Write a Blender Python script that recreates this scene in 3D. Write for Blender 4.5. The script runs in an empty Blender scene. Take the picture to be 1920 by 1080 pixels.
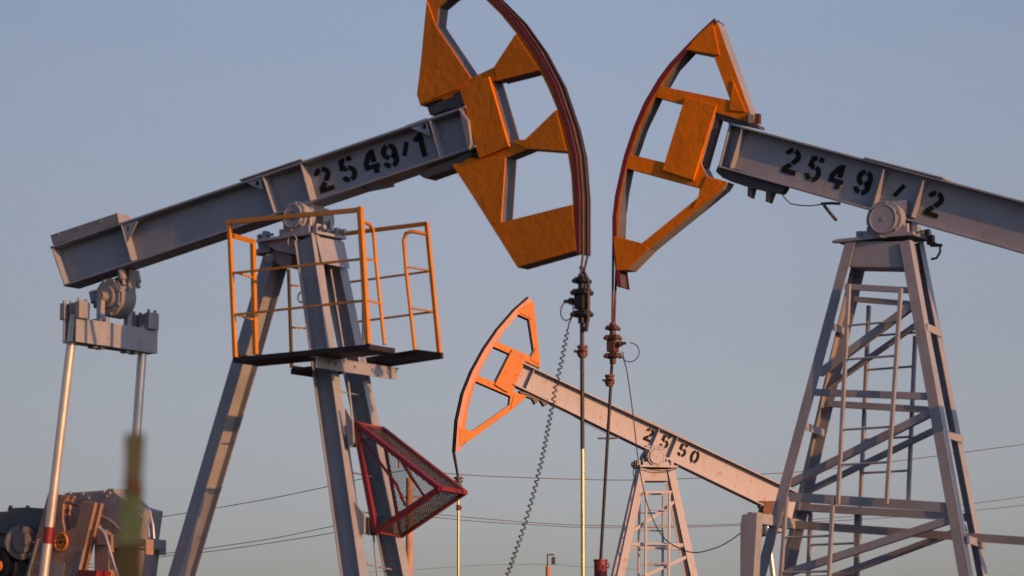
import bpy, math, random
from mathutils import Vector, Matrix
from mathutils.geometry import tessellate_polygon
random.seed(4)
C = bpy.context.scene.collection

# ------------------------------------------------------------------ camera
F = 5333.0                      # focal length in photo pixels (100 mm on 36 mm)
PITCH = math.atan(846/F)
CAM = Vector((0, 0, 1.6))
cd = bpy.data.cameras.new('camera'); cam = bpy.data.objects.new('camera', cd); C.objects.link(cam)
cd.lens = 100; cd.sensor_width = 36; cd.clip_start = 0.5; cd.clip_end = 8000
cam.location = CAM; cam.rotation_euler = (math.pi/2 + PITCH, 0, 0)
cd.dof.use_dof = True; cd.dof.focus_distance = 44.0; cd.dof.aperture_fstop = 4.0
bpy.context.scene.camera = cam

# ------------------------------------------------------------------ sky and sun
SUN_AZ = math.radians(132.5)    # measured clockwise from +Y (the view direction)
SUN_EL = math.radians(13)
w = bpy.data.worlds.new('World'); bpy.context.scene.world = w; w.use_nodes = True
nt = w.node_tree; bg = nt.nodes['Background']
sky = nt.nodes.new('ShaderNodeTexSky'); sky.sky_type = 'NISHITA'; sky.sun_disc = False
sky.sun_elevation = SUN_EL; sky.sun_rotation = SUN_AZ
sky.air_density = 1.0; sky.dust_density = 2.2; sky.ozone_density = 4.4; sky.altitude = 100
hs = nt.nodes.new('ShaderNodeHueSaturation'); hs.inputs['Saturation'].default_value = 0.62
nt.links.new(sky.outputs[0], hs.inputs['Color']); 
tint = nt.nodes.new('ShaderNodeMix'); tint.data_type = 'RGBA'; tint.blend_type = 'MULTIPLY'; tint.inputs[0].default_value = 1; 
tcw = nt.nodes.new('ShaderNodeTexCoord'); sx = nt.nodes.new('ShaderNodeSeparateXYZ'); rp = nt.nodes.new('ShaderNodeValToRGB')   # colour of the dusk air by height in the sky
nt.links.new(tcw.outputs['Generated'], sx.inputs[0]); nt.links.new(sx.outputs['Z'], rp.inputs['Fac'])
rp.color_ramp.elements[0].position = .06; rp.color_ramp.elements[0].color = (.725, .575, .535, 1)
rp.color_ramp.elements[1].position = .25; rp.color_ramp.elements[1].color = (.635, .585, .575, 1)
e2_ = rp.color_ramp.elements.new(.55); e2_.color = (.66, .72, .95, 1)
e_ = rp.color_ramp.elements.new(.146); e_.color = (.635, .525, .487, 1)
tint2 = nt.nodes.new('ShaderNodeMix'); tint2.data_type = 'RGBA'; tint2.blend_type = 'MULTIPLY'; tint2.inputs[0].default_value = 1; tint2.inputs[7].default_value = (2, 2, 2, 1)
rx = nt.nodes.new('ShaderNodeMapRange'); rx.inputs['From Min'].default_value = -.22; rx.inputs['From Max'].default_value = .02; rx.inputs['To Min'].default_value = 1.55; rx.inputs['To Max'].default_value = 2.0
nt.links.new(sx.outputs['X'], rx.inputs['Value']); nt.links.new(rx.outputs[0], tint2.inputs[7])
nt.links.new(rp.outputs[0], tint2.inputs[6]); nt.links.new(tint2.outputs[2], tint.inputs[7])
nt.links.new(hs.outputs[0], tint.inputs[6]); nt.links.new(tint.outputs[2], bg.inputs['Color'])
bg.inputs['Strength'].default_value = 0.12
ld = bpy.data.lights.new('sun', 'SUN'); ld.energy = 5.0; ld.angle = math.radians(0.5); ld.color = (1.0, 0.43, 0.14)
sun = bpy.data.objects.new('sun', ld); C.objects.link(sun)
sd = Vector((math.sin(SUN_AZ)*math.cos(SUN_EL), math.cos(SUN_AZ)*math.cos(SUN_EL), math.sin(SUN_EL)))
sun.rotation_euler = sd.to_track_quat('Z', 'Y').to_euler(); sun.location = (20, -10, 30)
vs = bpy.context.scene.view_settings
vs.view_transform = 'Standard'; vs.look = 'None'; vs.exposure = 0.0; vs.gamma = 1

# ------------------------------------------------------------------ pixel rays
CT, ST = math.cos(PITCH), math.sin(PITCH)
def ray(px, py):
    X = (px-960)/F; V = (540-py)/F
    return Vector((X, CT - V*ST, ST + V*CT))
def at(px, py, y):              # the world point at depth y on that ray
    d = ray(px, py); return CAM + d*(y/d.y)
class Frame:
    """vertical plane of one pumpjack: u along the beam, n across it (away from us), z up"""
    def __init__(s, px, py, dist, psi):
        s.psi = math.radians(psi); s.S = F/dist
        s.u = Vector((math.cos(s.psi), -math.sin(s.psi), 0)); s.n = Vector((math.sin(s.psi), math.cos(s.psi), 0))
        o = at(px, py, dist); s.O = Vector((o.x, o.y, 0))
    def P(s, px, py, w=0.0):
        d = ray(px, py); t = (w - s.n.dot(CAM - s.O))/s.n.dot(d)
        q = CAM + d*t - s.O
        return Vector((s.u.dot(q), w, q.z))
    def poly(s, pts, w):
        return [(q.x, q.z) for q in (s.P(x, y, w) for x, y in pts)]

# ------------------------------------------------------------------ mesh builder
class MB:
    def __init__(s): s.v = []; s.f = []; s.m = []; s.sm = []; s.g = []
    def add(s, verts, faces, mat=0, smooth=False):
        k = len(s.v); s.v += [tuple(v) for v in verts]; k0 = len(s.f); s.g.append((k, len(s.v), k0, k0+len(faces)))
        for f in faces: s.f.append([i+k for i in f]); s.m.append(mat); s.sm.append(smooth)
    def box(s, c, dx, dy, dz, X=(1,0,0), Y=(0,1,0), Z=(0,0,1), mat=0):
        c = Vector(c); X = Vector(X)*dx/2; Y = Vector(Y)*dy/2; Z = Vector(Z)*dz/2
        v = [c+X*i+Y*j+Z*k for k in (-1,1) for j in (-1,1) for i in (-1,1)]
        s.add(v, [(0,2,3,1),(4,5,7,6),(0,1,5,4),(2,6,7,3),(0,4,6,2),(1,3,7,5)], mat)
    def bar(s, p0, p1, a, b, ref=(0,1,0), mat=0):     # a: size along ref, b: the other
        p0 = Vector(p0); p1 = Vector(p1); t = (p1-p0); L = t.length; t.normalize()
        r = Vector(ref); r = (r - t*r.dot(t)).normalized(); q = t.cross(r)
        s.box((p0+p1)/2, a, b, L, r, q, t, mat)
    def ibeam(s, p0, p1, d, bf, tf, tw, web, mat=0):
        p0 = Vector(p0); p1 = Vector(p1); t = (p1-p0).normalized()
        r = Vector(web); r = (r - t*r.dot(t)).normalized(); q = t.cross(r); L = (p1-p0).length; c = (p0+p1)/2
        s.box(c, d-2*tf+.002, tw, L-.004, r, q, t, mat)
        for k in (-1, 1): s.box(c + r*k*(d-tf)/2, tf, bf, L, r, q, t, mat)
    def tri_cap(s, loops, fn, flip, mat):
        flat = [p for l in loops for p in l]
        tr = tessellate_polygon([[Vector((p[0], p[1], 0)) for p in l] for l in loops])
        s.add([fn(p) for p in flat], [tuple(reversed(t)) if flip else tuple(t) for t in tr], mat)
    def prism(s, pts, w0, w1, holes=(), mat=0, side=None, hole=None):
        side = mat if side is None else side; hole = side if hole is None else hole
        loops = [pts] + list(holes)
        s.tri_cap(loops, lambda p: (p[0], w0, p[1]), False, mat); s.tri_cap(loops, lambda p: (p[0], w1, p[1]), True, mat)
        for li, l in enumerate(loops):
            n = len(l)
            for i in range(n):
                a = l[i]; b = l[(i+1) % n]
                s.add([(a[0],w0,a[1]),(b[0],w0,b[1]),(b[0],w1,b[1]),(a[0],w1,a[1])], [(0,1,2,3)], side if li == 0 else hole)
    def tube(s, pts, r, seg=8, mat=0, r1=None, caps=True):
        pts = [Vector(p) for p in pts]; n = len(pts); rings = []
        t = (pts[1]-pts[0]).normalized(); ref = Vector((0,0,1)) if abs(t.z) < .9 else Vector((1,0,0))
        x = (ref - t*ref.dot(t)).normalized(); V = []
        for i, p in enumerate(pts):
            tt = (pts[min(i+1,n-1)] - pts[max(i-1,0)]).normalized()
            x = (x - tt*x.dot(tt)).normalized(); y = tt.cross(x)
            rr = r if r1 is None else r + (r1-r)*i/(n-1)
            V += [p + (x*math.cos(2*math.pi*k/seg) + y*math.sin(2*math.pi*k/seg))*rr for k in range(seg)]
        fs = [(i*seg+k, i*seg+(k+1)%seg, (i+1)*seg+(k+1)%seg, (i+1)*seg+k) for i in range(n-1) for k in range(seg)]
        s.add(V, fs, mat, True)
        if caps:
            s.add(V[:seg], [tuple(reversed(range(seg)))], mat); s.add(V[-seg:], [tuple(range(seg))], mat)
    def cyl(s, p0, p1, r, seg=28, mat=0, r1=None): s.tube([p0, p1], r, seg, mat, r1)
    def ring(s, c, axis, R, r, seg=28, mat=0, x=None, arc=1.0, start=0.0):
        axis = Vector(axis).normalized(); ref = Vector((0,0,1)) if abs(axis.z) < .9 else Vector((1,0,0))
        X = (ref - axis*ref.dot(axis)).normalized(); Y = axis.cross(X); c = Vector(c)
        m = int(seg*arc)+1
        s.tube([c + (X*math.cos(start+2*math.pi*k/seg) + Y*math.sin(start+2*math.pi*k/seg))*R for k in range(m)], r, 6, mat)
    def bolt(s, c, axis, r=.013, h=.02, mat=0):
        c = Vector(c); s.tube([c, c + Vector(axis).normalized()*h], r, 6, mat)
        s.sm[-8:] = [False]*8
    def build(s, name, mats, parent=None, bevel=0.0):
        if name in ('wire_mesh',): return s.build1(name, mats, parent, bevel)
        n = len(s.g); box = []; own = list(range(n))       # pieces that do not touch become objects of their own
        for a, b, _, _ in s.g:
            vs_ = s.v[a:b]; box.append(([min(v[i] for v in vs_)-.006 for i in range(3)], [max(v[i] for v in vs_)+.006 for i in range(3)]))
        def root_(i):
            while own[i] != i: i = own[i]
            return i
        for i in range(n):
            for j in range(i):
                if all(box[i][0][k] <= box[j][1][k] and box[j][0][k] <= box[i][1][k] for k in range(3)):
                    a, b = root_(i), root_(j)
                    if a != b: own[a] = b
        cl = {}
        for i in range(n): cl.setdefault(root_(i), []).append(i)
        if len(cl) == 1: return s.build1(name, mats, parent, bevel)
        first = None
        for ids in sorted(cl.values(), key=len, reverse=True):
            t = MB()
            for i in sorted(ids):
                a, b, fa, fb = s.g[i]; off = len(t.v) - a; t.v += s.v[a:b]
                for k in range(fa, fb): t.f.append([q+off for q in s.f[k]]); t.m.append(s.m[k]); t.sm.append(s.sm[k])
            o = t.build1(name, mats, parent, bevel); first = first or o
        return first
    def build1(s, name, mats, parent=None, bevel=0.0):
        me = bpy.data.meshes.new(name); me.from_pydata(s.v, [], s.f)
        for m in (mats if isinstance(mats, (list, tuple)) else [mats]): me.materials.append(m)
        for p, m, q in zip(me.polygons, s.m, s.sm): p.material_index = m; p.use_smooth = q
        me.update()
        import bmesh
        bm = bmesh.new(); bm.from_mesh(me)
        if bevel: bmesh.ops.remove_doubles(bm, verts=bm.verts, dist=1e-6)
        bmesh.ops.recalc_face_normals(bm, faces=bm.faces); bm.to_mesh(me); bm.free()
        o = bpy.data.objects.new(name, me); C.objects.link(o)
        if parent: o.parent = parent
        if bevel:
            b = o.modifiers.new('Bevel', 'BEVEL'); b.width = bevel; b.segments = 2; b.limit_method = 'ANGLE'; b.angle_limit = .6
            b.use_clamp_overlap = True
        return o
def tag(o, label, cat, group=None, kind=None):
    o['label'] = label
    if cat: o['category'] = cat
    if group: o['group'] = group
    if kind: o['kind'] = kind
    return o
def empty(name, loc, rz=0):
    o = bpy.data.objects.new(name, None); C.objects.link(o); o.location = loc; o.rotation_euler = (0,0,rz)
    o.empty_display_size = .3; return o

# ------------------------------------------------------------------ materials
def mat(name, col, rough=.5, metal=0.0, var=.25, dirt=None, dirt_amt=.35, bump=.3, bscale=40, scale=3.0, spec=.5, streak=True, chips=None):
    m = bpy.data.materials.new(name); m.use_nodes = True; t = m.node_tree; N = t.nodes; L = t.links
    b = N['Principled BSDF']; b.inputs['Metallic'].default_value = metal; b.inputs['Specular IOR Level'].default_value = spec
    tc = N.new('ShaderNodeTexCoord')
    n1 = N.new('ShaderNodeTexNoise'); n1.inputs['Scale'].default_value = scale; n1.inputs['Detail'].default_value = 9; n1.inputs['Roughness'].default_value = .65
    L.new(tc.outputs['Object'], n1.inputs['Vector'])
    r1 = N.new('ShaderNodeValToRGB'); r1.color_ramp.elements[0].position = .3; r1.color_ramp.elements[1].position = .7
    r1.color_ramp.elements[0].color = (*[c*(1-var) for c in col], 1); r1.color_ramp.elements[1].color = (*[min(1, c*(1+var*.6)) for c in col], 1)
    L.new(n1.outputs['Fac'], r1.inputs['Fac']); out = r1.outputs['Color']
    if dirt:
        mp = N.new('ShaderNodeMapping'); mp.inputs['Scale'].default_value = (9, 9, 1.6) if streak else (3, 3, 3)
        L.new(tc.outputs['Object'], mp.inputs['Vector'])
        n2 = N.new('ShaderNodeTexNoise'); n2.inputs['Scale'].default_value = 1.3; n2.inputs['Detail'].default_value = 10; n2.inputs['Roughness'].default_value = .7
        L.new(mp.outputs[0], n2.inputs['Vector'])
        r2 = N.new('ShaderNodeValToRGB'); r2.color_ramp.elements[0].position = .52; r2.color_ramp.elements[1].position = .74
        r2.color_ramp.elements[0].color = (0,0,0,1); r2.color_ramp.elements[1].color = (dirt_amt,)*3 + (1,)
        L.new(n2.outputs['Fac'], r2.inputs['Fac'])
        mx = N.new('ShaderNodeMix'); mx.data_type = 'RGBA'; mx.inputs[7].default_value = (*dirt, 1)
        L.new(r2.outputs['Color'], mx.inputs[0]); L.new(out, mx.inputs[6]); out = mx.outputs[2]
    if chips:                   # small flakes where the paint has come off
        n4 = N.new('ShaderNodeTexNoise'); n4.inputs['Scale'].default_value = 11; n4.inputs['Detail'].default_value = 6
        L.new(tc.outputs['Object'], n4.inputs['Vector'])
        r4 = N.new('ShaderNodeValToRGB'); r4.color_ramp.elements[0].position = .635; r4.color_ramp.elements[1].position = .66
        r4.color_ramp.elements[0].color = (0,0,0,1); r4.color_ramp.elements[1].color = (.8,.8,.8,1)
        L.new(n4.outputs['Fac'], r4.inputs['Fac'])
        mx = N.new('ShaderNodeMix'); mx.data_type = 'RGBA'; mx.inputs[7].default_value = (*chips, 1)
        L.new(r4.outputs['Color'], mx.inputs[0]); L.new(out, mx.inputs[6]); out = mx.outputs[2]
    L.new(out, b.inputs['Base Color'])
    mr = N.new('ShaderNodeMapRange'); mr.inputs['To Min'].default_value = max(.02, rough-.1); mr.inputs['To Max'].default_value = min(1, rough+.15)
    L.new(n1.outputs['Fac'], mr.inputs['Value']); L.new(mr.outputs[0], b.inputs['Roughness'])
    if bump:
        n3 = N.new('ShaderNodeTexNoise'); n3.inputs['Scale'].default_value = bscale; n3.inputs['Detail'].default_value = 5
        L.new(tc.outputs['Object'], n3.inputs['Vector'])
        bp = N.new('ShaderNodeBump'); bp.inputs['Strength'].default_value = bump; bp.inputs['Distance'].default_value = .01
        L.new(n3.outputs['Fac'], bp.inputs['Height']); L.new(bp.outputs[0], b.inputs['Normal'])
    return m
RUST = (.16, .06, .025)
GREY = mat('grey_paint', (.24, .262, .305), .4, var=.16, dirt=(.2,.14,.10), dirt_amt=.45, bump=.12, bscale=9)
GREY2 = mat('grey_paint_dull', (.21, .215, .235), .5, var=.2, dirt=(.14,.10,.08), dirt_amt=.5, bump=.2, bscale=25)
PALE = mat('pale_grey_paint', (.325, .325, .36), .5, var=.1, dirt=(.28,.17,.10), dirt_amt=.5, bump=.12, bscale=12, chips=(.3,.16,.09))
YEL = mat('amber_paint', (.62, .172, .001), .5, spec=.17, var=.16, dirt=(.2,.07,.01), dirt_amt=.55, bump=.4, bscale=16)
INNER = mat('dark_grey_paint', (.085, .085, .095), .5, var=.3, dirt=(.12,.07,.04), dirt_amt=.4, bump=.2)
YELF = mat('faded_amber_paint', (.53, .18, .03), .5, spec=.3, var=.1, dirt=(.36,.11,.04), dirt_amt=.5, bump=.1, bscale=20, chips=(.26,.10,.05))
PEACH = mat('worn_pinkish_paint', (.52, .25, .17), .55, var=.2, dirt=(.3,.10,.06), dirt_amt=.7, bump=.1, bscale=20)
RAIL = mat('yellow_rail_paint', (.5, .2, .012), .45, var=.15, dirt=(.2,.08,.02), dirt_amt=.4, bump=.1)
RED = mat('red_paint', (.17, .010, .014), .45, var=.25, dirt=(.08,.01,.01), dirt_amt=.6, bump=.3, bscale=30)
REDF = mat('dull_red_paint', (.20, .03, .025), .5, var=.25, dirt=(.10,.03,.03), dirt_amt=.6, bump=.3, bscale=30)
MESHM = mat('dull_wire', (.055, .032, .03), .6, metal=.3, var=.3, bump=0)
BLACK = mat('black_paint', (.015, .015, .017), .6, var=.3, bump=.1, spec=.3)
STEN = mat('stencil_black', (.010, .010, .012), .7, var=.5, dirt=(.03,.03,.035), dirt_amt=.6, bump=0, spec=.2)
GREASE = mat('greasy_steel', (.010, .007, .007), .5, var=.5, dirt=(.04,.012,.01), dirt_amt=.5, bump=.3, bscale=60)
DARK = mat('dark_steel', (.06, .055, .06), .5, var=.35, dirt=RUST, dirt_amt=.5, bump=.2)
RUSTM = mat('rusty_steel', (.11, .045, .03), .6, metal=.2, var=.4, dirt=(.05,.03,.03), dirt_amt=.8, bump=.4, bscale=50)
ROD = mat('polished_rod', (.45, .36, .2), .3, metal=.9, var=.3, bump=0)
PIT = mat('aluminium_paint', (.62, .60, .58), .34, metal=.65, var=.1, dirt=(.25,.2,.15), dirt_amt=.3, bump=.05, spec=.6)
CRANK = mat('brown_crank_paint', (.26, .17, .13), .55, var=.2, dirt=(.12,.05,.03), dirt_amt=.7, bump=.3, bscale=25)
RUB = mat('rubber', (.02, .02, .022), .6, var=.3, bump=0)
HUBM = mat('orange_rust', (.5, .17, .03), .6, var=.4, dirt=(.15,.1,.1), dirt_amt=.9, bump=.4, bscale=40, streak=False)
WOOD = mat('pole_wood', (.42, .22, .13), .8, var=.25, dirt=(.16,.09,.05), dirt_amt=.6, bump=.4, bscale=30)
WIRE = mat('wire', (.09, .09, .10), .6, var=.1, bump=0)
CONC = mat('concrete', (.32, .30, .27), .9, var=.2, dirt=(.15,.13,.11), dirt_amt=.5, bump=.5, bscale=20)
GRASS = mat('dry_steppe_grass', (.035, .034, .022), .95, var=.4, dirt=(.03,.035,.015), dirt_amt=.8, bump=.6, bscale=4, scale=.6, streak=False, spec=.1)
OLIVE = mat('olive_paint', (.036, .07, .034), .7, var=.2, dirt=(.2,.18,.06), dirt_amt=.5, bump=.3)
OLIVB = mat('brown_olive', (.05, .062, .04), .8, var=.3, bump=.3)
OLIVD = mat('dark_olive', (.02, .022, .005), .8, var=.3, bump=.3)
BAND = mat('faded_brown_band', (.05, .028, .014), .7, var=.3, bump=.2)

# ------------------------------------------------------------------ stencil figures
def arcp(cx, cy, rx, ry, a0, a1, n=10):
    return [(cx+rx*math.cos(math.radians(a0+(a1-a0)*i/n)), cy+ry*math.sin(math.radians(a0+(a1-a0)*i/n))) for i in range(n+1)]
T = .085
DIG = {   # unit box x -.3.. .3, y -.5.. .5 ; each entry a centre line of a stroke
 '2': [arcp(0,.20,.215,.215,175,100), arcp(0,.20,.215,.215,80,-15)+[(.06,-.08)], [(.02,-.13),(-.19,-.36)], [(-.27,-.415),(.28,-.415)]],
 '5': [[(-.13,.415),(-.02,.415)], [(.06,.415),(.25,.415)], [(-.16,.46),(-.20,.02)], arcp(-.01,-.165,.22,.25,135,95,5), arcp(-.01,-.165,.22,.25,78,-80), arcp(-.01,-.165,.22,.25,-100,-165,6)],
 '4': [[(.12,.5),(.12,-.03)], [(.12,-.11),(.12,-.5)], [(.04,.40),(-.22,-.10)], [(-.27,-.2),(.035,-.2)], [(.2,-.2),(.29,-.2)]],
 '9': [arcp(0,.17,.205,.245,100,260), arcp(0,.17,.205,.245,-78,-20,6), arcp(0,.17,.205,.245,78,0,8)+[(.205,-.05)]+arcp(-.02,-.15,.225,.265,0,-78,8), arcp(-.02,-.15,.225,.265,-100,-160,6)],
 '0': [arcp(0,0,.215,.415,80,-80,14), arcp(0,0,.215,.415,100,260,14)],
 '1': [[(.04,.5),(.04,-.5)], [(-.02,.38),(-.19,.22)]],
 '/': [[(.10,.40),(-.10,-.40)]],
 '3': [arcp(0,.2,.2,.2,160,-80,12), arcp(0,-.2,.22,.22,85,-160,12)],
}
def strokes(mb, fr, ch, cx, cy, H, W, rot, w, th=1.0, depth=.002, skew=0.0):
    """stencilled figure ch centred at photo point, laid on the plane w of frame fr"""
    r = math.radians(rot); e1 = (math.cos(r), -math.sin(r)); e2 = (-math.sin(r+skew), -math.cos(r+skew))
    def M(x, y):
        X = x*W/.6; Y = y*H
        q = fr.P(cx + e1[0]*X + e2[0]*Y, cy + e1[1]*X + e2[1]*Y, w); return q
    for st in DIG[ch]:
        n = len(st); L = []; R = []
        for i, p in enumerate(st):
            a = st[max(i-1,0)]; b = st[min(i+1,n-1)]
            dx, dy = b[0]-a[0], b[1]-a[1]; l = math.hypot(dx, dy) or 1
            nx, ny = -dy/l*T*th, dx/l*T*th
            L.append(M(p[0]+nx, p[1]+ny)); R.append(M(p[0]-nx, p[1]-ny))
        V = L + R
        mb.add(V, [(i, i+1, n+i+1, n+i) for i in range(n-1)])
        V2 = [v + Vector((0, depth, 0)) for v in V]
        mb.add(V2, [(n+i, n+i+1, i+1, i) for i in range(n-1)])

# ------------------------------------------------------------------ shared assemblies
def lerp(a, b, t): return a + (b-a)*t
def line_y(l, x): (x0,y0),(x1,y1) = l; return y0 + (y1-y0)*(x-x0)/(x1-x0)
def quad(fr, pts, w): return fr.poly(pts, w)

def beam(fr, root, TL, TR, BL, BR, b, stiff, gus, number, m=GREY, tf=.02, cover=None, nmat=STEN):
    """I section walking beam, corners traced on the near flange edge"""
    W = -b/2; p = [fr.P(*q, W) for q in (TL, TR, BR, BL)]
    tl, tr, br, bl = [Vector((q.x, q.z)) for q in p]
    ex = (tr-tl).normalized(); up = Vector((-ex.y, ex.x))
    if up.y < 0: up = -up
    mb = MB()
    mb.prism([tuple(tl-up*tf), tuple(tr-up*tf), tuple(br+up*tf), tuple(bl+up*tf)], -.007, .007)
    mb.prism([tuple(tl), tuple(tr), tuple(tr-up*tf), tuple(tl-up*tf)], W, -W)
    mb.prism([tuple(bl+up*tf), tuple(br+up*tf), tuple(br), tuple(bl)], W, -W)
    o = mb.build('walking_beam', m, root, bevel=.003)
    for (xt, yt, xb, yb) in stiff:
        s = MB(); q = [Vector((v.x, v.z)) for v in (fr.P(xt, yt, W), fr.P(xb, yb, W))]
        d = (q[0]-q[1]).normalized(); q0 = q[0]-d*(tf+.001); q1 = q[1]+d*(tf+.001); e = Vector((d.y, -d.x))*.006
        for a0, a1 in ((W+.002, -.008), (.008, -W-.002)):
            s.prism([tuple(q0-e), tuple(q0+e), tuple(q1+e), tuple(q1-e)], a0, a1)
        s.build('stiffener', m, o, bevel=.002)
    for tri, hole in gus:
        s = MB(); c = fr.P(hole[0], hole[1], W+.012)
        h = [(c.x+.024*math.cos(k*math.pi/6), c.z+.024*math.sin(k*math.pi/6)) for k in range(12)]
        s.prism(fr.poly(tri, W+.012), W+.012, W+.022, [h]); s.build('corner_gusset', m, o)
    if cover:
        s = MB(); a, bb = fr.P(*cover[0], W), fr.P(*cover[1], W)
        a = Vector((a.x, a.z)); bb = Vector((bb.x, bb.z))
        s.prism([tuple(a+up*.002), tuple(bb+up*.002), tuple(bb+up*.018), tuple(a+up*.018)], W-.006, -W+.006); s.build('cover_plate', m, o, bevel=.003)
    for (ch, x, y, H, Wd, rot, th) in number:
        s = MB(); strokes(s, fr, ch, x, y, H, Wd, rot, -.0125, th); s.build('painted_figure', nmat, o)
    return o, up

def head(fr, root, t, outer, holes, plate, gussets, rim_out, rim_in, arc_face, m, ms, mrim, mface, mo=None):
    w = -t/2
    mb = MB(); P = fr.poly
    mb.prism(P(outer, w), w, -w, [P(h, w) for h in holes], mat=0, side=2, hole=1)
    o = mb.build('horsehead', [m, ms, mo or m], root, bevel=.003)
    if plate:
        s = MB(); s.prism(P(plate, w), w-.028, w-.001); s.build('centre_plate', m, o, bevel=.004)
        s = MB(); s.prism(P(plate, w), -w+.001, -w+.028); s.build('centre_plate', m, o, bevel=.004)
    for g in gussets:
        for a0, a1 in ((w-.011, w-.001), (-w+.001, -w+.011)):
            s = MB(); s.prism(P(g, w), a0, a1); s.build('gusset', m, o, bevel=.002)
    # curved face plate: outer line + inner line on the near side
    arc = P(arc_face, w); n = len(arc)
    cen = Vector((sum(a for a, z in arc)/n, sum(z for a, z in arc)/n)); mid = Vector(arc[n//2])
    ins = []
    base = Vector((fr.P(*plate[0]).x, fr.P(*plate[0]).z))
    for i, a in enumerate(arc):
        p0 = Vector(arc[max(i-1,0)]); p1 = Vector(arc[min(i+1,n-1)]); d = (p1-p0).normalized(); nn = Vector((-d.y, d.x))
        if nn.dot(base-Vector(a)) < 0: nn = -nn
        ins.append((Vector(a), nn))
    s = MB(); th = .022
    s.prism([tuple(a) for a, nn in ins] + [tuple(a+nn*th) for a, nn in reversed(ins)], w-.004, -w+.004)
    s.build('arc_plate', mface, o, bevel=.002)
    for a0, a1 in ((w-.010, w-.005), (-w+.005, -w+.010)):
        s = MB(); s.prism(P(rim_out, w) + P(list(reversed(rim_in)), w), a0, a1); s.build('arc_rim', mrim, o)
    return o, ins

def leg_to_ground(p0, p1, z=.12):
    t = (z-p0.z)/(p1.z-p0.z); return p0 + (p1-p0)*t

def bearing(fr, root, x, y, rpx, w0, w1, m, mdark, bolts=6, name='pivot_bearing', nb=.72):
    r = rpx/fr.S; c = fr.P(x, y, w0); mb = MB()
    a = Vector((c.x, 0, c.z))
    def q(w): return a + Vector((0, w, 0))
    mb.cyl(q(w0), q(w0+.03), r*.80, 36); mb.cyl(q(w0+.022), q(w0+.05), r, 36); mb.cyl(q(w0+.05), q(w1), r*.93, 36)
    o = mb.build(name, m, root)
    s = MB(); s.cyl(q(w0-.006), q(w0+.001), r*.10, 12); s.ring(q(w0), (0,1,0), r*.74, .005, 36)
    for k in range(bolts):
        an = 2*math.pi*(k+.3)/bolts; s.bolt(q(w0+.022)+Vector((math.cos(an)*r*.9, 0, math.sin(an)*r*.9)), (0,-1,0), r*.075, .016)
    s.build('bolt', m, o)
    return a

def ladder(fr, root, rails, rungs, rr=.011, railw=.035, m=GREY, name='ladder', rt=.03):
    """rails: two (p_top, p_bottom) 3D ; rungs: fractions measured in z"""
    mb = MB(); (a0, a1), (b0, b1) = rails
    for p0, p1 in rails: mb.bar(p0, p1, railw, rt, (0,1,0))
    for z in rungs:
        pa = a0 + (a1-a0)*((z-a0.z)/(a1.z-a0.z)); pb = b0 + (b1-b0)*((z-b0.z)/(b1.z-b0.z))
        mb.tube([pa, pb], rr, 8)
    return mb.build(name, m, root)

def rope_clamp(fr, root, xc, ytop, ybot, sidedir, m=DARK, accent=RUSTM, k=1.0):
    """carrier bar with bolts on the polished rod, load sensor sticking out to one side"""
    S = fr.S; Y = lambda y: fr.P(xc, y, 0)
    mb = MB(); H = ybot-ytop
    top, bot = Y(ytop), Y(ybot); mb.cyl(bot, top, .038*k, 16)
    for f, ww in ((.12,.10),(.36,.15),(.80,.15)):
        c = top.lerp(bot, f); mb.box(c, ww*k, .10*k, .055*k)
        for sx in (-1, 1): mb.cyl(c+Vector((sx*ww*.42*k,-.075*k,-.01)), c+Vector((sx*ww*.42*k,.075*k,-.01)), .024*k, 10)
    c = top.lerp(bot, .58); mb.box(c, .10*k, .12*k, .13*k)
    o = mb.build('rope_clamp', m, root, bevel=0)
    s = MB(); s.cyl(c, c+Vector((sidedir*.13*k, -.02, .02)), .034*k, 14); s.cyl(c+Vector((sidedir*.13*k,-.02,.02)), c+Vector((sidedir*.19*k,-.02,.02)), .018*k, 10)
    s.build('load_sensor', m, o)
    return o, c + Vector((sidedir*.19*k, -.02, .02))

def collar(fr, root, x, y0, y1, rpx, m):
    mb = MB(); r = rpx/fr.S; a = fr.P(x, y0, 0); b = fr.P(x, y1, 0); c = a.lerp(b, .5)
    mb.cyl(a, b, r*.8, 16); mb.cyl(c+Vector((0,0,.012)), c-Vector((0,0,.03)), r, 16); mb.cyl(a, a-Vector((0,0,.018)), r, 16)
    for s in (-1, 1): mb.bolt(c+Vector((s*r*.9,-r*.5,.0)), (0,-1,0), .012, .03)
    return mb.build('rod_collar', m, root)

# =================================================================== the three pumpjacks
GRP = 'pumpjacks of the oil field'
def new_pump(px, py, dist, psi, label):
    fr = Frame(px, py, dist, psi)
    root = empty('pumpjack', fr.O, -fr.psi); tag(root, label, 'pumpjack', GRP); return fr, root

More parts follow.
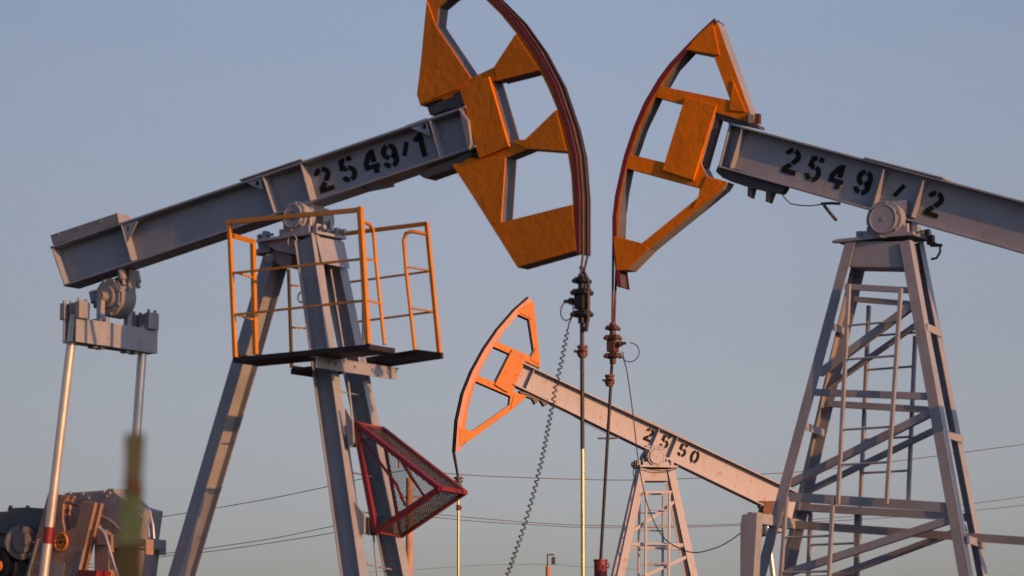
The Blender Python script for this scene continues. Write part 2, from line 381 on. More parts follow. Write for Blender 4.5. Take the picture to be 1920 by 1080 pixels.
# ------------------------------------------------------------------ pumpjack 1 (left, nearest)
f1, R1 = new_pump(575, 400, 24.0, 38, 'nearest grey pumpjack numbered 2549/1 with amber horsehead, yellow railed platform and red triangular guard')
b1, up1 = beam(f1, R1, (94,462), (873,198), (119,537), (892,276), .2,
    [(225,417,246,492), (490,327,514,402), (562,304,582,380), (803,221,825,298)],
    [([(759,236),(800,221),(806,254)], (795,237)), ([(455,340),(489,328),(493,356)], (482,344)), ([(229,417),(262,406),(237,458)], (239,429))],
    [('2',607,336,47,31,18,1.1), ('5',652,318,47,30,18,1.1), ('4',695,304,45,31,17,1.1), ('9',731,292,46,31,14,1.1), ('/',760,279,32,22,6,1.25), ('1',789,272,45,30,15,1.15)],
    GREY, cover=((450,340),(566,301)))
mb = MB()                                         # end plates of the beam
for (xt,yt,xb,yb) in ((96,463,121,536),(866,203,887,277)):
    p = f1.P(xt,yt,-.1); q = f1.P(xb,yb,-.1); mb.bar(Vector((p.x,0,p.z)), Vector((q.x,0,q.z)), .196, .014)
mb.build('end_plate', GREY, b1, bevel=.002)
mb = MB()                                         # closed box at the front end of the beam
mb.prism(f1.poly([(863,203),(880,226),(885,266),(883,279),(879,282)], -.1), -.12, .12); mb.build('beam_nose', GREY2, b1, bevel=.004)
mb = MB()                                         # tail ballast box
mb.prism(f1.poly([(94,441),(220,399),(224,421),(99,459)], -.1), -.10, .06)
for x, y in ((110,433),(150,421),(190,409)): mb.bolt(f1.P(x,y+6,-.1), (0,-1,0), .01, .012)
mb.build('tail_ballast', GREY2, R1, bevel=.008)

H1out = [(808,-72),(800,0),(783,178),(788,198),(829,184),(831,189),(849,183),(850,177),(866,171),(902,298),(881,295),(849,309),(971,502),(1077,472),
         (1086,470),(1086,370),(1080,292),(1068,240),(1041,160),(1007,96),(968,42),(915,-10),(868,-52),(830,-78)]
H1h = [[(880,-30),(842,-3),(822,14),(818,48),(884,146),(928,125),(969,64),(938,26),(905,-6)],
       [(924,152),(1012,133),(1030,170),(1045,206),(986,262),(958,273)],
       [(949,296),(991,279),(1064,285),(1071,330),(1074,384),(941,418)]]
arc1 = [(830,-80),(870,-54),(918,-12),(970,40),(1009,95),(1043,159),(1070,239),(1082,291),(1088,370),(1088,476)]
h1, ins1 = head(f1, R1, .13, H1out, H1h, [(865,166),(920,145),(958,275),(902,298)],
    [[(802,2),(799,46),(783,178),(789,196),(860,167),(884,146),(818,48)], [(928,125),(968,64),(1013,132),(932,152)], [(958,264),(986,262),(1044,206),(1064,284),(990,279)],
     [(849,309),(902,299),(949,296),(941,418),(922,421)], [(922,422),(1074,384),(1082,470),(971,501)]],
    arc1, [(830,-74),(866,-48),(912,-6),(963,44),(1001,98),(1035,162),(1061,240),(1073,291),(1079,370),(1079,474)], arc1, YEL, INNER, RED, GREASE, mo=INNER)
# wire ropes over the arc and down to the clamp
mb = MB()
for ww, m_ in ((-.042, RUSTM), (.02, GREASE)):
    mb = MB()
    pts = [Vector(((a-nn*.009).x, ww, (a-nn*.009).y)) for a, nn in ins1]
    c = f1.P(1091, 522, 0); pts.append(Vector((c.x+.0, ww*.5, c.z)))
    mb.tube(pts, .009, 8); mb.build('wire_rope', m_, h1)
mb = MB()                                         # hinge lugs between head and beam
mb.prism(f1.poly([(831,186),(868,172),(872,182),(866,200),(840,204),(806,216),(801,203)], -.06), -.06, .06)
mb.build('head_hinge', DARK, R1, bevel=.004); mb = MB()
mb.prism(f1.poly([(790,322),(850,300),(884,283),(884,292),(850,318),(834,322),(798,335),(789,330)], -.06), -.07, .07)
mb.build('lower_hinge', DARK, R1, bevel=.004)
mb = MB(); mb.tube([f1.P(792,325,-.05), f1.P(735,345,-.05), f1.P(690,356,-.05)], .006, 6); mb.bar(f1.P(738,347,-.05), f1.P(688,357,-.05), .02, .028)
mb.tube([f1.P(688,357,-.05), f1.P(680,350,-.05), f1.P(676,347,-.05)], .016, 8); mb.build('sensor_arm', DARK, R1)

a1 = bearing(f1, R1, 548, 405, 29, -.2, -.04, GREY, DARK)
mb = MB()
mb.cyl(a1+Vector((0,-.2,0)), a1+Vector((0,.25,0)), .05, 20)
mb.cyl(a1+Vector((0,.06,0)), a1+Vector((0,.2,0)), .125, 32)
for s in (-.13, .13):
    mb.box(a1+Vector((0,s*.9,-.125)), .34, .12, .06)
    for e in (-1, 1): mb.cyl(a1+Vector((e*.145,s,-.10)), a1+Vector((e*.145,s,-.01)), .016, 8)
mb.box(a1+Vector((-.02,0,.10)), .26, .16, .10)
mb.build('saddle', GREY, R1, bevel=0)
# cap of the tower
pl = f1.P(482,441,-.19); pr = f1.P(592,440,-.19); zc = (pl.z+pr.z)/2
mb = MB(); mb.box(((pl.x+pr.x)/2, 0, zc-.012), pr.x-pl.x+.02, .38, .024)
for s in (-1,1):
    for e, dx in ((pl.x+.05,-1),(pr.x-.04,1)):
        mb.box((e, s*.13, zc+.035), .04, .06, .07); mb.cyl((e-.08,s*.13,zc+.035), (e+.08,s*.13,zc+.035), .013, 8); mb.cyl((e+dx*.06,s*.13,zc+.035), (e+dx*.09,s*.13,zc+.035), .022, 6)
mb.build('tower_cap', GREY, R1)
q = [f1.P(594,443,-.17), f1.P(602,494,-.17)]
mb = MB(); mb.prism([(q[0].x-.012,q[0].z),(q[0].x,q[0].z),(q[1].x+.02,q[1].z),(q[1].x+.008,q[1].z)], -.175, .175)
mb.prism(f1.poly([(492,447),(560,447),(556,478),(520,470),(492,455)], -.15), -.15, .15)
mb.build('cap_skirt', GREY, R1)
# legs
def leg(fr, root, t, b, w0, w1, d, bf, web, m, name='tower_leg', tw=.012, tf=.012):
    p0 = fr.P(*t, w0); p1 = fr.P(*b, w1); p1 = leg_to_ground(p0, p1)
    mb = MB(); mb.ibeam(p0, p1, d, bf, tf, tw, web); o = mb.build(name, m, root, bevel=.002); return p0, p1
L1a = leg(f1, R1, (575,446), (664,1080), -.165, -.30, .205, .10, (1,0,0), GREY)
L1b = leg(f1, R1, (616,450), (746,1080), .165, .32, .20, .10, (1,0,0), GREY)
L1c = leg(f1, R1, (520,478), (341,1080), 0, 0, .20, .13, (0,1,0), GREY)
mb = MB(); mb.prism(f1.poly([(484,452),(550,480),(545,500),(530,500),(500,482),(487,472)], -.09), -.10, .10)
mb.cyl(f1.P(505,484,-.14), f1.P(505,484,.1), .04, 18); mb.box(f1.P(508,474,0), .22, .26, .04); mb.build('leg_hinge', GREY2, R1)
mb = MB(); mb.ring(f1.P(566,557,-.1), (0,1,0), .045, .008, 18); mb.ring(f1.P(548,452,-.19), (0,1,0), .05, .007, 18); mb.build('eye_ring', GREY2, R1)
# tail bearing, equalizer and pitmans
tb = f1.P(197,557,-.12); tb = Vector((tb.x,0,tb.z))
mb = MB(); V = Vector
mb.cyl(tb+V((.0,-.08,0)), tb+V((0,.10,0)), .175, 40); mb.cyl(tb+V((0,-.092,0)), tb+V((0,-.08,0)), .15, 40)
mb.cyl(tb+V((0,-.12,0)), tb+V((0,-.092,0)), .10, 32); mb.cyl(tb+V((0,-.19,0)), tb+V((0,-.12,0)), .048, 20); mb.cyl(tb+V((0,-.196,0)), tb+V((0,-.19,0)), .012, 10)
for k in range(8):
    an = k*math.pi/4+.3; mb.bolt(tb+V((math.cos(an)*.16,-.08,math.sin(an)*.16)), (0,-1,0), .014, .02)
mb.prism([(tb.x-.27,tb.z+.10),(tb.x+.19,tb.z+.25),(tb.x+.17,tb.z+.02),(tb.x-.15,tb.z-.04)], .0, .09)
for dx, dz in ((-.235,.03),(.125,.20)):
    for s_ in (-.05,.13):
        mb.cyl(tb+V((dx-.0,s_,dz+.05)), tb+V((dx+.03,s_,dz-.05)), .036, 14); mb.cyl(tb+V((dx+.03,s_,dz-.05)), tb+V((dx+.045,s_,dz-.10)), .019, 8)
mb.build('tail_bearing', GREY2, R1)
mb = MB()
mb.box(tb+V((0,-.17,-.15)), .055, .05, .24); mb.box(tb+V((0,-.17,-.265)), .21, .12, .035); mb.box(tb+V((0,.17,-.15)), .055, .05, .24)
for s in (-1,1): mb.cyl(tb+V((s*.08,-.17,-.26)), tb+V((s*.08,-.17,-.20)), .02, 8)
mb.build('bearing_bracket', GREY, R1)
en = f1.P(119,617,-.62); eq = V((en.x+.0, 0, en.z)); 
zf = f1.P(276,646,.62)
eqx = (f1.P(138,617,-.62).x) - .085
mb = MB()
def eqp(x, w, z): return V((x, w, z))
ez = f1.P(138,617,-.62).z; eh = .215; ew = .17
mb.box((eqx+ew/2-.006,-.085,ez), .012, 1.01, eh); mb.box((eqx-ew/2+.006,-.085,ez), .012, 1.01, eh)
mb.box((eqx,-.085,ez-eh/2+.006), ew-.026, 1.006, .012); mb.box((eqx,-.03,ez+eh/2-.006), ew-.026, .88, .012)
for w_ in (-.30,-.22,.10,.2): mb.box((eqx,w_,ez-eh/2-.013), .08, .05, .02)
for w_ in (-.2,.2): mb.cyl((eqx+ew/2,w_,ez-.03),(eqx+ew/2+.01,w_,ez-.03), .008, 8)
mb.build('equalizer', GREY, R1)
for w_, (bx,by) in ((-.53,(82,1080)), (.33,(237,1080))):
    mb = MB(); zt = ez+eh/2+.04
    mb.cyl((eqx,w_,zt+.0), (eqx,w_-.0,zt+.10), .052, 18)
    mb.build('pitman_pin', GREY2, R1)
    for s in (-1,1):
        mb = MB(); mb.box((eqx+s*.095,w_,zt+.03), .06, .13, .15)
        for t2 in (-.04,.04):
            mb.cyl((eqx+s*.095,w_+t2,zt+.10),(eqx+s*.095,w_+t2,zt+.135), .016, 8)
        mb.build('clamp_block', GREY2, R1, bevel=.004)
    pb = f1.P(bx, by, w_); p0 = V((eqx, w_, zt+.02)); p1 = p0 + (pb-p0)*1.7
    mb = MB(); mb.cyl(p1, p0, .042, 28); pt = mb.build('pitman_rod', PIT, R1)
    if w_ < 0:
        ba, bb_ = f1.P(91,988,w_), f1.P(87,1019,w_); ba.x = p0.x+(pb.x-p0.x)*((ba.z-p0.z)/(pb.z-p0.z)); bb_.x = p0.x+(pb.x-p0.x)*((bb_.z-p0.z)/(pb.z-p0.z))
        s = MB(); s.cyl(bb_, ba, .0445, 28); s.build('red_band', RED, pt)
# crank
mb = MB()
cro = [(90,925),(127,929),(118,945),(117,975),(122,998),(134,991),(140,992),(146,976),(154,939),(178,943),(148,1068),(138,1110),(40,1125),(66,1014)]
for a0,a1_,ms_ in ((-.42,-.385,0),(-.345,-.31,0)): mb.prism(f1.poly(cro,-.42), a0, a1_, mat=0)
cri = [(95,932),(120,935),(112,950),(112,975),(118,1003),(134,998),(146,996),(152,976),(158,948),(170,950),(140,1068),(130,1105),(50,1118),(73,1014)]
mb.prism(f1.poly(cri,-.42), -.385, -.345); 
cr = mb.build('crank', CRANK, R1, bevel=.003)
hc = f1.P(114,1016,-.43); mb = MB(); mb.cyl(hc, hc+V((0,.02,0)), .085, 28); mb.ring(hc, (0,1,0), .078, .008, 28); mb.build('crank_hub', HUBM, cr)
mb = MB(); mb.cyl(hc+V((0,-.004,0)), hc+V((0,.01,0)), .018, 14)
for k in range(6): mb.bolt(hc+V((math.cos(k*1.05)*.05,0,math.sin(k*1.05)*.05)), (0,-1,0), .008, .01)
mb.build('hub_bolt', BLACK, cr)
mb = MB(); mb.prism(f1.poly([(96,1052),(122,1056),(117,1100),(88,1100)], -.424), -.428, -.421); mb.build('recess_plate', GREY2, cr)
mb = MB()
for (x0,y0,x1,y1,n) in ((70,1012,52,1078,15),(156,1030,146,1072,11)):
    mb = MB(); mb.bar(f1.P(x0,y0,-.423), f1.P(x1,y1,-.423), .008, .012)
    for k in range(n):
        p = f1.P(lerp(x0,x1,k/(n-1)), lerp(y0,y1,k/(n-1)), -.43); mb.box(p, .03, .02, .009)
    mb.build('rack_teeth', GREY, cr)
mb = MB()
for ch,x,y in (('2',64,1062),('2',70,1060),('3',133,1070),('2',140,1072)): strokes(mb, f1, ch, x, y, 14, 6, -20, -.425, .9)
mb.build('raised_figures', PALE, cr)
mb = MB(); mb.cyl(f1.P(119,940,-.40), f1.P(150,948,-.36), .014, 10); mb.build('tie_rod', DARK, cr)
mb = MB(); mb.prism(f1.poly([(149,1068),(185,1070),(180,1120),(144,1118)], -.45), -.47, -.30); mb.build('red_block', RED, R1, bevel=.004)
# gearbox
mb = MB()
mb.prism(f1.poly([(112,940),(122,924),(200,919),(201,916),(212,916),(216,924),(232,936),(244,948),(270,956),(262,1010),(105,1010)], -.22), -.22, .02)
mb.prism(f1.poly([(232,938),(268,952),(303,958),(292,1013),(240,1013)], .05), .021, .07)
mb.prism(f1.poly([(178,1028),(178,1003),(210,1003),(262,1009),(262,1028)], -.25), -.26, .08)
mb.prism(f1.poly([(262,1014),(296,1012),(309,1015),(308,1041),(303,1040),(299,1031),(262,1030)], .06), .0, .085)
mb.prism(f1.poly([(180,1030),(262,1030),(250,1125),(180,1125)], -.2), -.22, .05)
g = mb.build('gearbox', GREY2, R1, bevel=.01)
mb = MB()
for x,y in ((133,925),(157,926),(196,922),(207,925),(168,934),(202,930)): mb.bolt(f1.P(x,y,-.225), (0,-1,0), .014, .02)
for x,y in ((189,965),(199,997),(188,988),): mb.bolt(f1.P(x,y,-.265), (0,-1,0), .018, .025)
mb.build('bolt', GREY, g)
mb = MB()
for x0,w_ in ((178,1),): mb.prism(f1.poly([(180,988),(196,995),(206,1004),(208,1125),(180,1125)], -.30), -.32, -.24)
mb.prism(f1.poly([(184,1003),(212,1003),(212,1022),(184,1022)], -.33), -.35, -.33)
mb.prism(f1.poly([(262,1011),(277,1011),(277,1040),(274,1040),(274,1025),(262,1025)], -.33), -.35, -.26)
mb.build('gearbox_post', CRANK, R1, bevel=.003)
mb = MB(); mb.tube([f1.P(x,y,-.4) for x,y in ((183,990),(190,992),(198,1003),(206,1030),(214,1058),(222,1085),(226,1110))], .011, 8)
mb.tube([f1.P(x,y,-.24) for x,y in ((190,968),(202,972),(215,982),(226,994))], .007, 8)
mb.tube([f1.P(x,y,-.24) for x,y in ((262,962),(272,975),(279,993),(280,1008))], .012, 8); mb.tube([f1.P(x,y,-.24) for x,y in ((271,953),(281,958),(287,985),(289,1010))], .010, 8)
mb.build('conduit', PIT, R1)
mb = MB()
mb.prism(f1.poly([(-40,961),(0,959),(72,954),(92,954),(92,1000),(-40,1000)], -.3), -.28, .25); mb.prism(f1.poly([(-40,992),(70,990),(70,1120),(-40,1120)], -.24), -.24, .2)
mb.prism(f1.poly([(14,953),(50,951),(82,953),(82,957),(14,958)], -.1), -.1, .0)
for x in (20,52): mb.cyl(f1.P(x,953,-.08), f1.P(x,948,-.08), .02, 8)
mb.cyl(f1.P(42,1018,-.45), f1.P(42,1018,-.2), .15, 36, r1=.17); mb.cyl(f1.P(42,1018,-.47), f1.P(42,1018,-.43), .09, 24)
for k in range(8): mb.bolt(f1.P(42,1018,-.45)+V((math.cos(k*.785)*.15,0,math.sin(k*.785)*.15)), (0,-1,0), .012, .02)
mb.build('reducer_housing', INNER, R1, bevel=.004)
wc = f1.P(-8,1062,-.52); mb = MB()
for r_ in (.17,.145): mb.ring(wc, (0,1,0), r_, .016, 44)
mb.cyl(wc+V((0,.0,0)), wc+V((0,.10,0)), .175, 44); mb.build('belt_wheel', BLACK, R1)
mb = MB(); mb.cyl(wc+V((.05,-.03,0)), wc+V((.05,.0,0)), .05, 20); mb.build('wheel_hub', HUBM, R1)

# platform: two black walkways on a bracket, each with its yellow rails
def walkway(fr, xl, yl, xr, yr, w0, w1, thick, parent):
    a = fr.P(xl, yl, w0); b = fr.P(xr, yr, w0); mb = MB()
    mb.prism([(a.x,a.z),(b.x,b.z),(b.x,b.z-thick),(a.x,a.z-thick)], w0, w1)
    mb.prism([(a.x+.03,a.z+.03),(a.x+.001,a.z+.03),(a.x+.001,a.z),(a.x+.03,a.z)], w0+.01, w1-.01)
    return mb.build('walkway', BLACK, parent, bevel=.003)
PF = empty('service_platform', (0,0,0)); PF.parent = R1
wn0, wn1, wf0, wf1 = -.62, -.30, .28, .62
walkway(f1, 437,670, 693,645, wn0, wn1, .045, PF)
walkway(f1, 545,692, 781,655, wf0, wf1, .045, PF)
mb = MB()
a0 = f1.P(642,685,-.22).x; zt = f1.P(592,669,-.58).z; zb = f1.P(592,690,-.58).z
mb.prism([(a0+.04,zt),(a0+.05,zt),(a0+.05,zb),(a0+.04,zb)], -.60, .42); mb.prism([(a0-.03,zt+.008),(a0+.055,zt+.008),(a0+.055,zt),(a0-.03,zt)], -.60, .45)
for w_ in (-.45,-.36,-.12,.1,.3): mb.bolt((a0+.05,w_,(zt+zb)/2+.01), (1,0,0), .013, .016)
mb.build('bracket', GREY, PF)
def rails(fr, mbx, segs, th):
    for (x0,y0,w0,x1,y1,w1,t) in segs:
        if t < 0: mbx.tube([fr.P(x0,y0,w0), fr.P(x1,y1,w1)], -t/fr.S, 8)
        else: mbx.bar(fr.P(x0,y0,w0), fr.P(x1,y1,w1), t/fr.S, t/fr.S)
def railing(segs, curves, m=RAIL):
    mb = MB(); rails(f1, mb, segs, 1)
    for pts, r in curves: mb.tube([f1.P(*p) for p in pts], r, 10)
    return mb.build('railing', m, PF)
railing([(430,418,wn0,441,670,wn0,7), (675,388,wn0,690,645,wn0,9), (425,417,wn0,680,393,wn0,8),
    (438,512,wn0,684,485,wn0,4),(441,590,wn0,689,563,wn0,4),
    (428,440,wn0,475,453,wn1,8), (474,450,wn1,479,664,wn1,8), (438,510,wn0,474,520,wn1,3.5), (442,589,wn0,476,600,wn1,3.5),
    (683,486,wn0,704,488,wn1,4), (689,563,wn0,714,570,wn1,4)],
    [([(678,416,wn0),(686,417,wn0+.1),(693,421,wn0+.2),(699,430,wn1-.03),(701,445,wn1),(706,500,wn1),(721,646,wn1)], .0155)])
railing([(541,505,wf0,547,690,wf0,5), (632,440,wf0+.1,802,419,wf0+.1,7), (800,418,wf0+.1,824,662,wf0+.1,7),
    (648,530,wf0+.1,810,508,wf0+.1,3.5),(664,604,wf0+.1,817,584,wf0+.1,3.5), (543,535,wf0,575,537,wf0+.3,3),(547,614,wf0,580,616,wf0+.3,3),
    (765,501,wf0,808,508,wf0+.1,3.5),(771,578,wf0,815,585,wf0+.1,3.5)],
    [([(800,439,wf0+.1),(785,436,wf0+.05),(770,434,wf0),(761,438,wf0),(757,450,wf0),(763,520,wf0),(778,656,wf0)], .0165)], RAIL)
mb = MB(); mb.prism(f1.poly([(781,655),(827,661),(827,672),(740,682),(700,676)], wf0), wf0, wf0+.03); mb.build('walkway_end', BLACK, PF)

# ladder up the front legs (lies across the beam plane)
mb = MB()
for (x0,y0,x1,y1,w_) in ((622,505,706,1010,.0),(706,1010,712,1080,.0),(600,500,698,1000,-.12),):
    pass
def lad(pts): mb.tube([f1.P(*p) for p in pts], .009, 8)
lad([(620,505,.02),(650,690,.02),(661,788,.02),(700,1000,.02),(708,1082,.02),(712,1120,.02)])
lad([(680,560,.32),(681,740,.32),(693,805,.32),(728,1003,.32),(737,1082,.32),(741,1120,.32)])
for y in (735,815,888,960,1060):
    xa = 655+(y-735)*.158; xb = 683+(y-735)*.163
    mb.tube([f1.P(xa-18,y-2,-.12), f1.P(xb+12,y+11,.40)], .007, 8)
mb.build('ladder', GREY, R1)

# red triangular guard: near frame, far frame, wire mesh
GD = empty('ladder_guard', (0,0,0)); GD.parent = R1
wg0, wg1 = -.22, .18
A, B, Cc = (667,793), (705,997), (824,916)
A2, B2, C2 = (716,803), (752,1006), (873,924)
mb = MB()
def gbar(p, q, w0, w1, t): mb.bar(f1.P(*p, w0), f1.P(*q, w1), t/f1.S, t/f1.S)
gbar(A,B,wg0,wg0,9); gbar(A,Cc,wg0,wg0,9); gbar(B,Cc,wg0,wg0,9); gbar(Cc,C2,wg0,wg1,8)
gbar((678,820),(744,910),wg0,wg0,4); gbar((744,910),(760,948),wg0,wg0,4)
mb.build('near_frame', RED, GD)
mb = MB(); gbar(A2,B2,wg1,wg1,5); gbar(A2,C2,wg1,wg1,8); gbar(B2,C2,wg1,wg1,6); gbar(A,A2,wg0,wg1,5); gbar(B,B2,wg0,wg1,5); gbar((725,822),(800,938),wg1,wg1,4)
mb.build('far_frame', REDF, GD)
mb = MB()
def lattice(p0, p1, p2, n, m2, tri=True, r=.0022):
    """diamond mesh filling triangle p0 p1 p2 (or parallelogram)"""
    e1 = p1-p0; e2 = p2-p0
    def clipseg(f):          # family of lines u*a + v*b = c inside the region
        pass
    for k in range(1, n):
        c = k/n
        # family 1: u+v*m2 = c ; family 2: u - v*m2 = c2
        pts = []
        for (ua,va),(ub,vb) in (((0,0),(1,0)),((0,0),(0,1)),((1,0),(0,1)) if tri else ((1,0),(1,1)))+(() if tri else (((0,1),(1,1)),)):
            yield (ua,va,ub,vb,c)
def mesh_fill(region, spacing, r):
    """region: list of 3D points (planar, convex). two slanted line families clipped to it"""
    o = region[0]; X = (region[1]-o).normalized(); N = X.cross(region[2]-o).normalized(); Y = N.cross(X)
    P2 = [((p-o).dot(X), (p-o).dot(Y)) for p in region]
    for ang in (28, -28):
        d = (math.cos(math.radians(ang)), math.sin(math.radians(ang))); nn = (-d[1], d[0])
        vals = [p[0]*nn[0]+p[1]*nn[1] for p in P2]; c = min(vals)+spacing*.5
        while c < max(vals):
            hit = []
            for i in range(len(P2)):
                a, b = P2[i], P2[(i+1)%len(P2)]; fa = a[0]*nn[0]+a[1]*nn[1]-c; fb = b[0]*nn[0]+b[1]*nn[1]-c
                if fa*fb < 0:
                    t = fa/(fa-fb); hit.append((a[0]+(b[0]-a[0])*t, a[1]+(b[1]-a[1])*t))
            if len(hit) == 2 and math.dist(*hit) > .01:
                q = [o+X*h[0]+Y*h[1] for h in hit]; mb.tube(q, r, 4, caps=False)
            c += spacing
n3 = [f1.P(*A,wg0), f1.P(*B,wg0), f1.P(*Cc,wg0)]; f3 = [f1.P(*A2,wg1), f1.P(*B2,wg1), f1.P(*C2,wg1)]
mesh_fill(f3, .021, .0026)
mesh_fill([n3[1], f3[1], f3[2], n3[2]], .021, .003)
mesh_fill([n3[0], f3[0], f3[2], n3[2]], .024, .0026)
mb.build('wire_mesh', MESHM, GD)
mb = MB(); mb.prism(f1.poly([(648,765),(662,790),(664,830),(655,840),(650,800)], -.26), -.27, -.25); mb.prism(f1.poly([(664,940),(684,966),(684,1000),(674,1003)], -.26), -.27, -.25)
mb.build('guard_bracket', GREY, GD)
mb = MB(); mb.prism(f1.poly([(656,812),(668,815),(670,838),(658,838)], -.24), -.25, -.16); mb.prism(f1.poly([(676,968),(692,972),(694,1004),(680,1000)], -.24), -.25, -.16); mb.build('guard_hinge', DARK, GD)

# rod string of pumpjack 1
cl1, cs1 = rope_clamp(f1, R1, 1091, 514, 606, -1, GREASE, k=.82)
mb = MB(); mb.tube([f1.P(1089,500,0), f1.P(1097,516,0), f1.P(1103,530,0), f1.P(1102,596,0), f1.P(1098,622,0)], .017, 8); mb.build('rope_tail', GREASE, cl1)
collar(f1, R1, 1092, 648, 670, 9.5, RUSTM)
mb = MB(); z0 = f1.P(1091,600,0); mb.cyl(f1.P(1092,842,0), z0, .0165, 14); mb.build('polished_rod', GREASE, R1)
mb = MB(); q = f1.P(1093,1080,0); mb.cyl((q.x,0,.9), f1.P(1092.3,842,0), .0165, 14); mb.build('clean_rod', ROD, R1)
mb = MB(); mb.cyl((q.x,0,.12),(q.x,0,.9), .09, 20); mb.cyl((q.x,0,.5),(q.x,0,.58), .17, 20); mb.build('wellhead', RED, R1)
gz = f1.P(220,1120,-.1); cx_ = (f1.P(180,1100,-.1).x + gz.x)/2
mb = MB(); mb.box((cx_, 0, gz.z/2+.06), 1.3, .8, gz.z-.12); mb.box((cx_, 0, .5), 1.7, 1.0, .76); mb.box((cx_-.9, 0, gz.z*.5), .7, .5, gz.z-.12); mb.build('gearbox_pedestal', GREY2, R1, bevel=.02)
mb = MB(); mb.box((-.9,0,.06), 7.2, 2.2, .12); mb.build('concrete_base', CONC, R1, bevel=.02)
mb = MB(); mb.ring(f1.P(1063,583,-.05), (.2,1,0), .075, .005, 24, arc=.92, start=.5); mb.build('sensor_loop', RUB, cl1)

# ------------------------------------------------------------------ pumpjack 2 (right)
f2, R2 = new_pump(1675, 412, 26.5, 32.3, 'right hand grey pumpjack numbered 2549/2 with amber horsehead on a four legged braced tower')
b2, up2 = beam(f2, R2, (1366,230), (2300,478), (1345,313), (2290,580), .19,
    [(1392,237,1367,318), (1657.5,313,1634,394), (1732,334,1707,410)], [],
    [('2',1483.6,302,49,30,-17,1.1), ('5',1527,317,49,29,-19,1.1), ('4',1569,330,47,30,-17,1.1), ('9',1619,342,48,31,-17,1.1), ('/',1686,357.5,34,24,-28,1.2), ('2',1751,382,49,31,-18,1.1)],
    GREY, cover=((1620,297.5),(1768,336)))
mb = MB()
for (xt,yt,xb,yb) in ((1368,233,1348,311),(2296,480,2286,577)):
    p = f2.P(xt,yt,-.095); q = f2.P(xb,yb,-.095); mb.bar(V((p.x,0,p.z)), V((q.x,0,q.z)), .186, .014)
mb.build('end_plate', GREY, b2)
H2out = [(1339,38),(1346,44),(1407,212),(1405,230),(1342,211),(1314,306),(1326,330),(1364,341),(1356,354),(1217,467),(1178,506),(1157,507),(1151,442),(1150,407),(1155,366),(1166,316),(1172,292),(1190,238),(1209,194),(1235,150),(1255,124),(1283,93),(1310,65)]
H2h = [[(1287,95),(1338,105),(1369,188),(1345,183),(1242,162),(1263,126)], [(1229,182),(1281,196),(1250,300),(1246,305),(1184,290),(1202,238)],
       [(1175,316),(1312,353),(1309,370),(1203,456),(1159,444),(1161,400),(1166,360)]]
arc2 = [(1339,36),(1310,63),(1283,91),(1254,122),(1234,149),(1208,193),(1189,237),(1171,291),(1165,316),(1154,366),(1149,407),(1149,443),(1154,502),(1158,538)]
h2, ins2 = head(f2, R2, .15, H2out, H2h, [(1287,182),(1345,199),(1302,339),(1244,320)],
    [[(1337,42),(1350,104),(1287,93),(1310,66)], [(1374,150),(1399,210),(1369,207)], [(1326,330),(1353,343),(1300,390),(1309,370)], [(1151,443),(1203,456),(1217,466),(1178,506),(1157,507)]],
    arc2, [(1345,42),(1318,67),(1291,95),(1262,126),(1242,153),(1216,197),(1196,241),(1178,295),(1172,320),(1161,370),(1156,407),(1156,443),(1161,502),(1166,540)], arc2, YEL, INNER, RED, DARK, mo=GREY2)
mb = MB(); mb.prism(f2.poly([(1345,212),(1350,221),(1323,315),(1316,306)], -.05), -.05, .03); mb.build('shade_plate', DARK, h2, bevel=.003)  # added dark plate, stands in for shade on the head's recessed back wall
mb = MB()
for ww in (-.04, .04):
    pts = [V(((a-nn*.014).x, ww, (a-nn*.014).y)) for a, nn in ins2[:-2]]
    c = f2.P(1150, 606, 0); pts.append(V((c.x, ww*.5, c.z))); mb.tube(pts, .012, 8)
mb.build('wire_rope', RUSTM, h2)
mb = MB(); mb.prism(f2.poly([(1343,210),(1404,226),(1424,236),(1424,241),(1400,236),(1354,226)], -.05), -.06, .06)
mb.prism(f2.poly([(1343,322),(1347,310),(1372,314),(1440,338),(1474,350),(1470,357),(1466,363),(1448,361),(1441,380),(1436,378),(1437,359),(1412,353),(1407,371),(1402,367),(1403,351),(1372,341),(1356,334)], -.04), -.05, .04)
mb.build('lower_hinge', DARK, R2); mb = MB()
mb.bar(f2.P(1406,214,-.075), f2.P(1407,232,-.075), .12, .02)
mb.build('head_hinge', DARK, R2)
mb = MB(); mb.prism(f2.poly([(1398,213),(1424,213),(1424,232),(1400,228)], .02), .02, .06); mb.build('hinge_block', RUSTM, R2)
mb = MB(); mb.tube([f2.P(x,y,-.06) for x,y in ((1466,364),(1472,372),(1482,382),(1500,385),(1520,386),(1535,384),(1548,383))], .006, 6)
mb.tube([f2.P(1545,385,-.05), f2.P(1556,399,-.05), f2.P(1568,413,-.05)], .016, 8); mb.tube([f2.P(1540,382,-.05), f2.P(1560,381,-.05), f2.P(1575,382,-.05)], .014, 8); mb.build('sensor_arm', DARK, R2)
a2 = bearing(f2, R2, 1655, 410, 36, -.24, -.05, GREY, DARK)
mb = MB(); mb.cyl(a2+V((0,.06,0)), a2+V((0,.22,0)), .15, 32); mb.cyl(a2+V((0,-.1,0)), a2+V((0,.1,0)), .06, 20)
mb.box(a2+V((0.02,0,.12)), .3, .15, .14); mb.build('saddle', GREY, R2)
pl = f2.P(1566,441,-.21); pr = f2.P(1712,446,-.21); zc = f2.P(1640,444,-.21).z
mb = MB(); mb.box(((pl.x+pr.x)/2,0,zc), pr.x-pl.x, .42, .03); mb.box((a2.x,-.13,zc+.04), .46, .14, .055); mb.box((a2.x,.13,zc+.04), .46, .14, .055)
